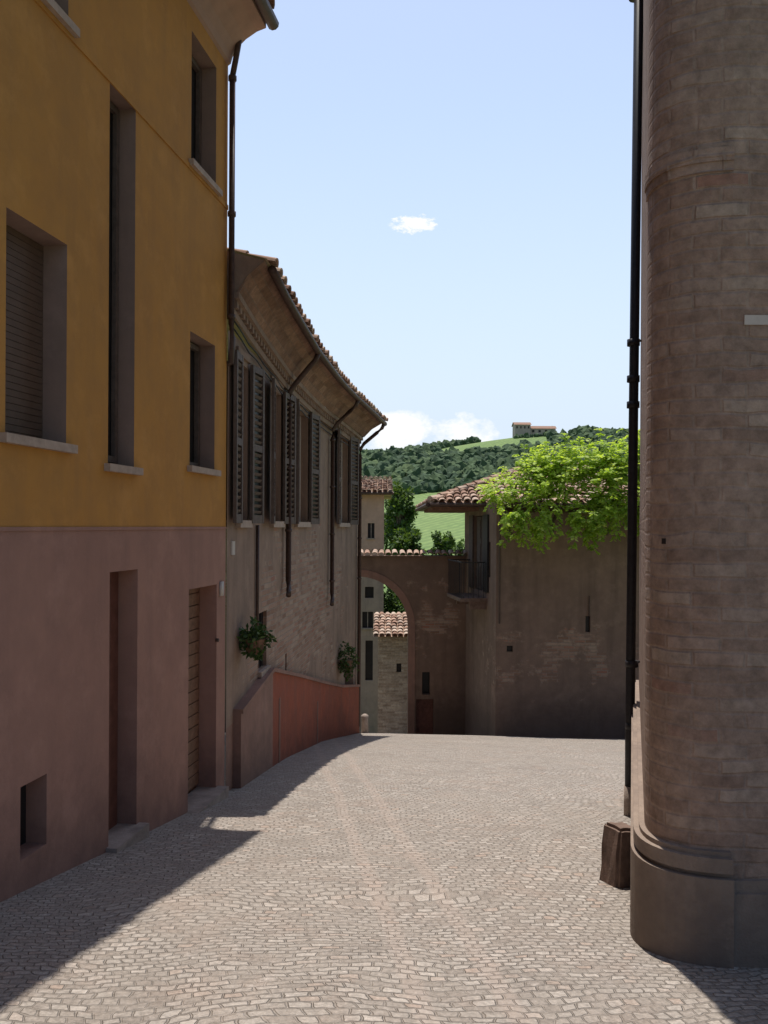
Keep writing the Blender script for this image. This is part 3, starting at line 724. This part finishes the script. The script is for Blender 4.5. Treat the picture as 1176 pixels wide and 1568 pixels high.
tree('broadleaf_tree',9.5,66,14.5,2.4,2.6,50,.3)

bm=bmesh.new(); bmesh.ops.create_icosphere(bm,subdivisions=2,radius=1); bm.verts.ensure_lookup_table()
iv=[v.co.copy() for v in bm.verts]; iff=[tuple(v.index for v in f.verts) for f in bm.faces]; bm.free()
mb=MB()
def clump(x,y,r,lift=.3):
    z=gz(x,y); o=Vector((R.random()*99,R.random()*99,0)); c=Vector((x,y,z+r*lift))
    vs=[c+Vector((v.x*r,v.y*r,v.z*r*1.15))*(1+.75*noise.noise(v*2.6+o)) for v in iv]
    mb.add(vs,iff,'forest',None,min(1,max(0,R.gauss(.45,.28))))
y=340
while y<525:
    x=-130
    while x<300:
        xx=x+R.uniform(-2.5,2.5); yy=y+R.uniform(-2.5,2.5); x+=R.uniform(3.6,5.4)
        if yy>435+.4*abs(xx-60) and 30<xx<92 and noise.noise(Vector((xx*.04,yy*.02,1)))>-.2: continue
        if 76<xx<112 and 475<yy<520: continue
        clump(xx,yy,R.uniform(1.5,3.4))
    y+=4.6
for i in range(700):
    x=R.choice((R.uniform(-900,-130),R.uniform(300,1000))); clump(x,R.uniform(320,560),R.uniform(7,11))
for i in range(22): clump(R.uniform(26,46)+i*.6,R.uniform(270,282),R.uniform(1.2,2.2))
for i in range(60): clump(-40+i*1.3,330+R.uniform(-4,4),R.uniform(1.6,3.))
for i in range(14): clump(76+i*2.8,487+R.uniform(-2,2),R.uniform(1.0,1.9))
mb.obj('distant_forest')

hf=empty('hilltop_farmhouse'); hx,hy=86,494; hz=max(gz(hx,hy),gz(hx+20,hy))+.2
M['cream']=plain('cream_wall',(.42,.34,.29),.9,.15,.3,0)
for nm,(x0,x1,y0,y1,h) in (('main_block',(hx-10,hx-1,hy,hy+10,5.6)),('long_wing',(hx-1,hx+14,hy+2,hy+10,3.6))):
    mb=MB()
    def PW(s,y0=y0): return (s,y0,0,-1)
    n_=4; w=(x1-x0)/n_
    wall(mb,PW,[x0,x1],[hz-6,hz+h],'cream',[(x0+w*(i+.32),x0+w*(i+.68),hz+h-2.3,hz+h-.9,.2,'cream','dark') for i in range(n_)])
    for xx in (x0,x1): mb.add([(xx,y0,hz-6),(xx,y1,hz-6),(xx,y1,hz+h),(xx,(y0+y1)/2,hz+h+1.6),(xx,y0,hz+h)],[(0,1,2,3,4)],'cream')
    ym=(y0+y1)/2
    mb.add([(x0-.6,y0-.6,hz+h-.1),(x1+.6,y0-.6,hz+h-.1),(x1+.6,ym,hz+h+1.9),(x0-.6,ym,hz+h+1.9),(x1+.6,y1+.6,hz+h-.1),(x0-.6,y1+.6,hz+h-.1)],[(0,1,2,3),(3,2,4,5)],'tile',None,.15)
    mb.obj(nm,hf)

# ------------------------------------------------------------------ light, sky
sv=Vector((-.015,.22,1)).normalized()
sl=bpy.data.lights.new('sun','SUN'); sl.energy=5.; sl.angle=math.radians(.53); sl.color=(1,.945,.87)
so=bpy.data.objects.new('sun',sl); sc.collection.objects.link(so); so.rotation_mode='QUATERNION'; so.rotation_quaternion=sv.to_track_quat('Z','Y'); so.location=(0,20,60)
w=bpy.data.worlds.new('World'); sc.world=w; w.use_nodes=True; nt=w.node_tree; nt.nodes.clear()
sky=N(nt,'ShaderNodeTexSky',sky_type='NISHITA'); sky.sun_disc=False; sky.sun_elevation=math.asin(sv.z); sky.sun_rotation=math.atan2(sv.x,sv.y); sky.air_density=1.; sky.dust_density=.8; sky.ozone_density=1.5
bg=N(nt,'ShaderNodeBackground'); bg.inputs[1].default_value=.13; ow=N(nt,'ShaderNodeOutputWorld')
tc=N(nt,'ShaderNodeTexCoord'); co=tc.outputs['Generated']; sp=N(nt,'ShaderNodeSeparateXYZ'); L(nt,co,sp.inputs[0])
az=mth(nt,'ARCTAN2',sp.outputs[0],sp.outputs[1]); el=mth(nt,'ARCSINE',sp.outputs[2])
hz1=ramp(nt,sp.outputs[1],[(.0,0.),(.85,1.)])
skb=mixc(nt,hz1,sky.outputs[0],mixc(nt,1.,sky.outputs[0],(2.3,1.95,1.68),'MULTIPLY'))
hz2=mth(nt,'MULTIPLY',ramp(nt,el,[(.0,.92),(.12,.8),(.45,.05)]),hz1)
skb=mixc(nt,hz2,skb,(4.9,5.75,7.0))
cn=noi(nt,co,26,9,.66,(1,1,1.5)); cn2=noi(nt,co,55,8,.68,(1,1,2.2))
def blob(cx,cy,rx,ry,nz,k):
    a=mth(nt,'POWER',mth(nt,'ABSOLUTE',mth(nt,'DIVIDE',mth(nt,'SUBTRACT',az,cx),rx)),2.); b_=mth(nt,'POWER',mth(nt,'ABSOLUTE',mth(nt,'DIVIDE',mth(nt,'SUBTRACT',el,cy),ry)),2.)
    e_=mth(nt,'SUBTRACT',1.,mth(nt,'ADD',a,b_)); e_=mth(nt,'ADD',e_,mth(nt,'MULTIPLY',mth(nt,'SUBTRACT',nz,.5),k))
    return ramp(nt,e_,[(.1,0.),(.85,1.)])
f=None
for args in ((.02,.112,.05,.028,cn,4.),(.085,.106,.045,.024,cn,4.),(-.25,.1,.1,.025,cn,4.),(.45,.09,.12,.03,cn,4.),(.034,.342,.027,.010,cn2,6.)):
    b_=blob(*args); f=b_ if f is None else mth(nt,'MAXIMUM',f,b_)
mx=mixc(nt,mth(nt,'MULTIPLY',f,.9),skb,(8.2,8.2,8.3))
L(nt,mx,bg.inputs[0]); L(nt,bg.outputs[0],ow.inputs[0])

cam=bpy.data.cameras.new('camera'); co_=bpy.data.objects.new('camera',cam); sc.collection.objects.link(co_)
cam.sensor_fit='HORIZONTAL'; cam.sensor_width=36; cam.lens=39.8; cam.shift_y=21/1176; cam.clip_start=.05; cam.clip_end=6000
co_.location=(0,0,0); co_.rotation_euler=(math.radians(90),math.radians(-.3),0)
sc.camera=co_
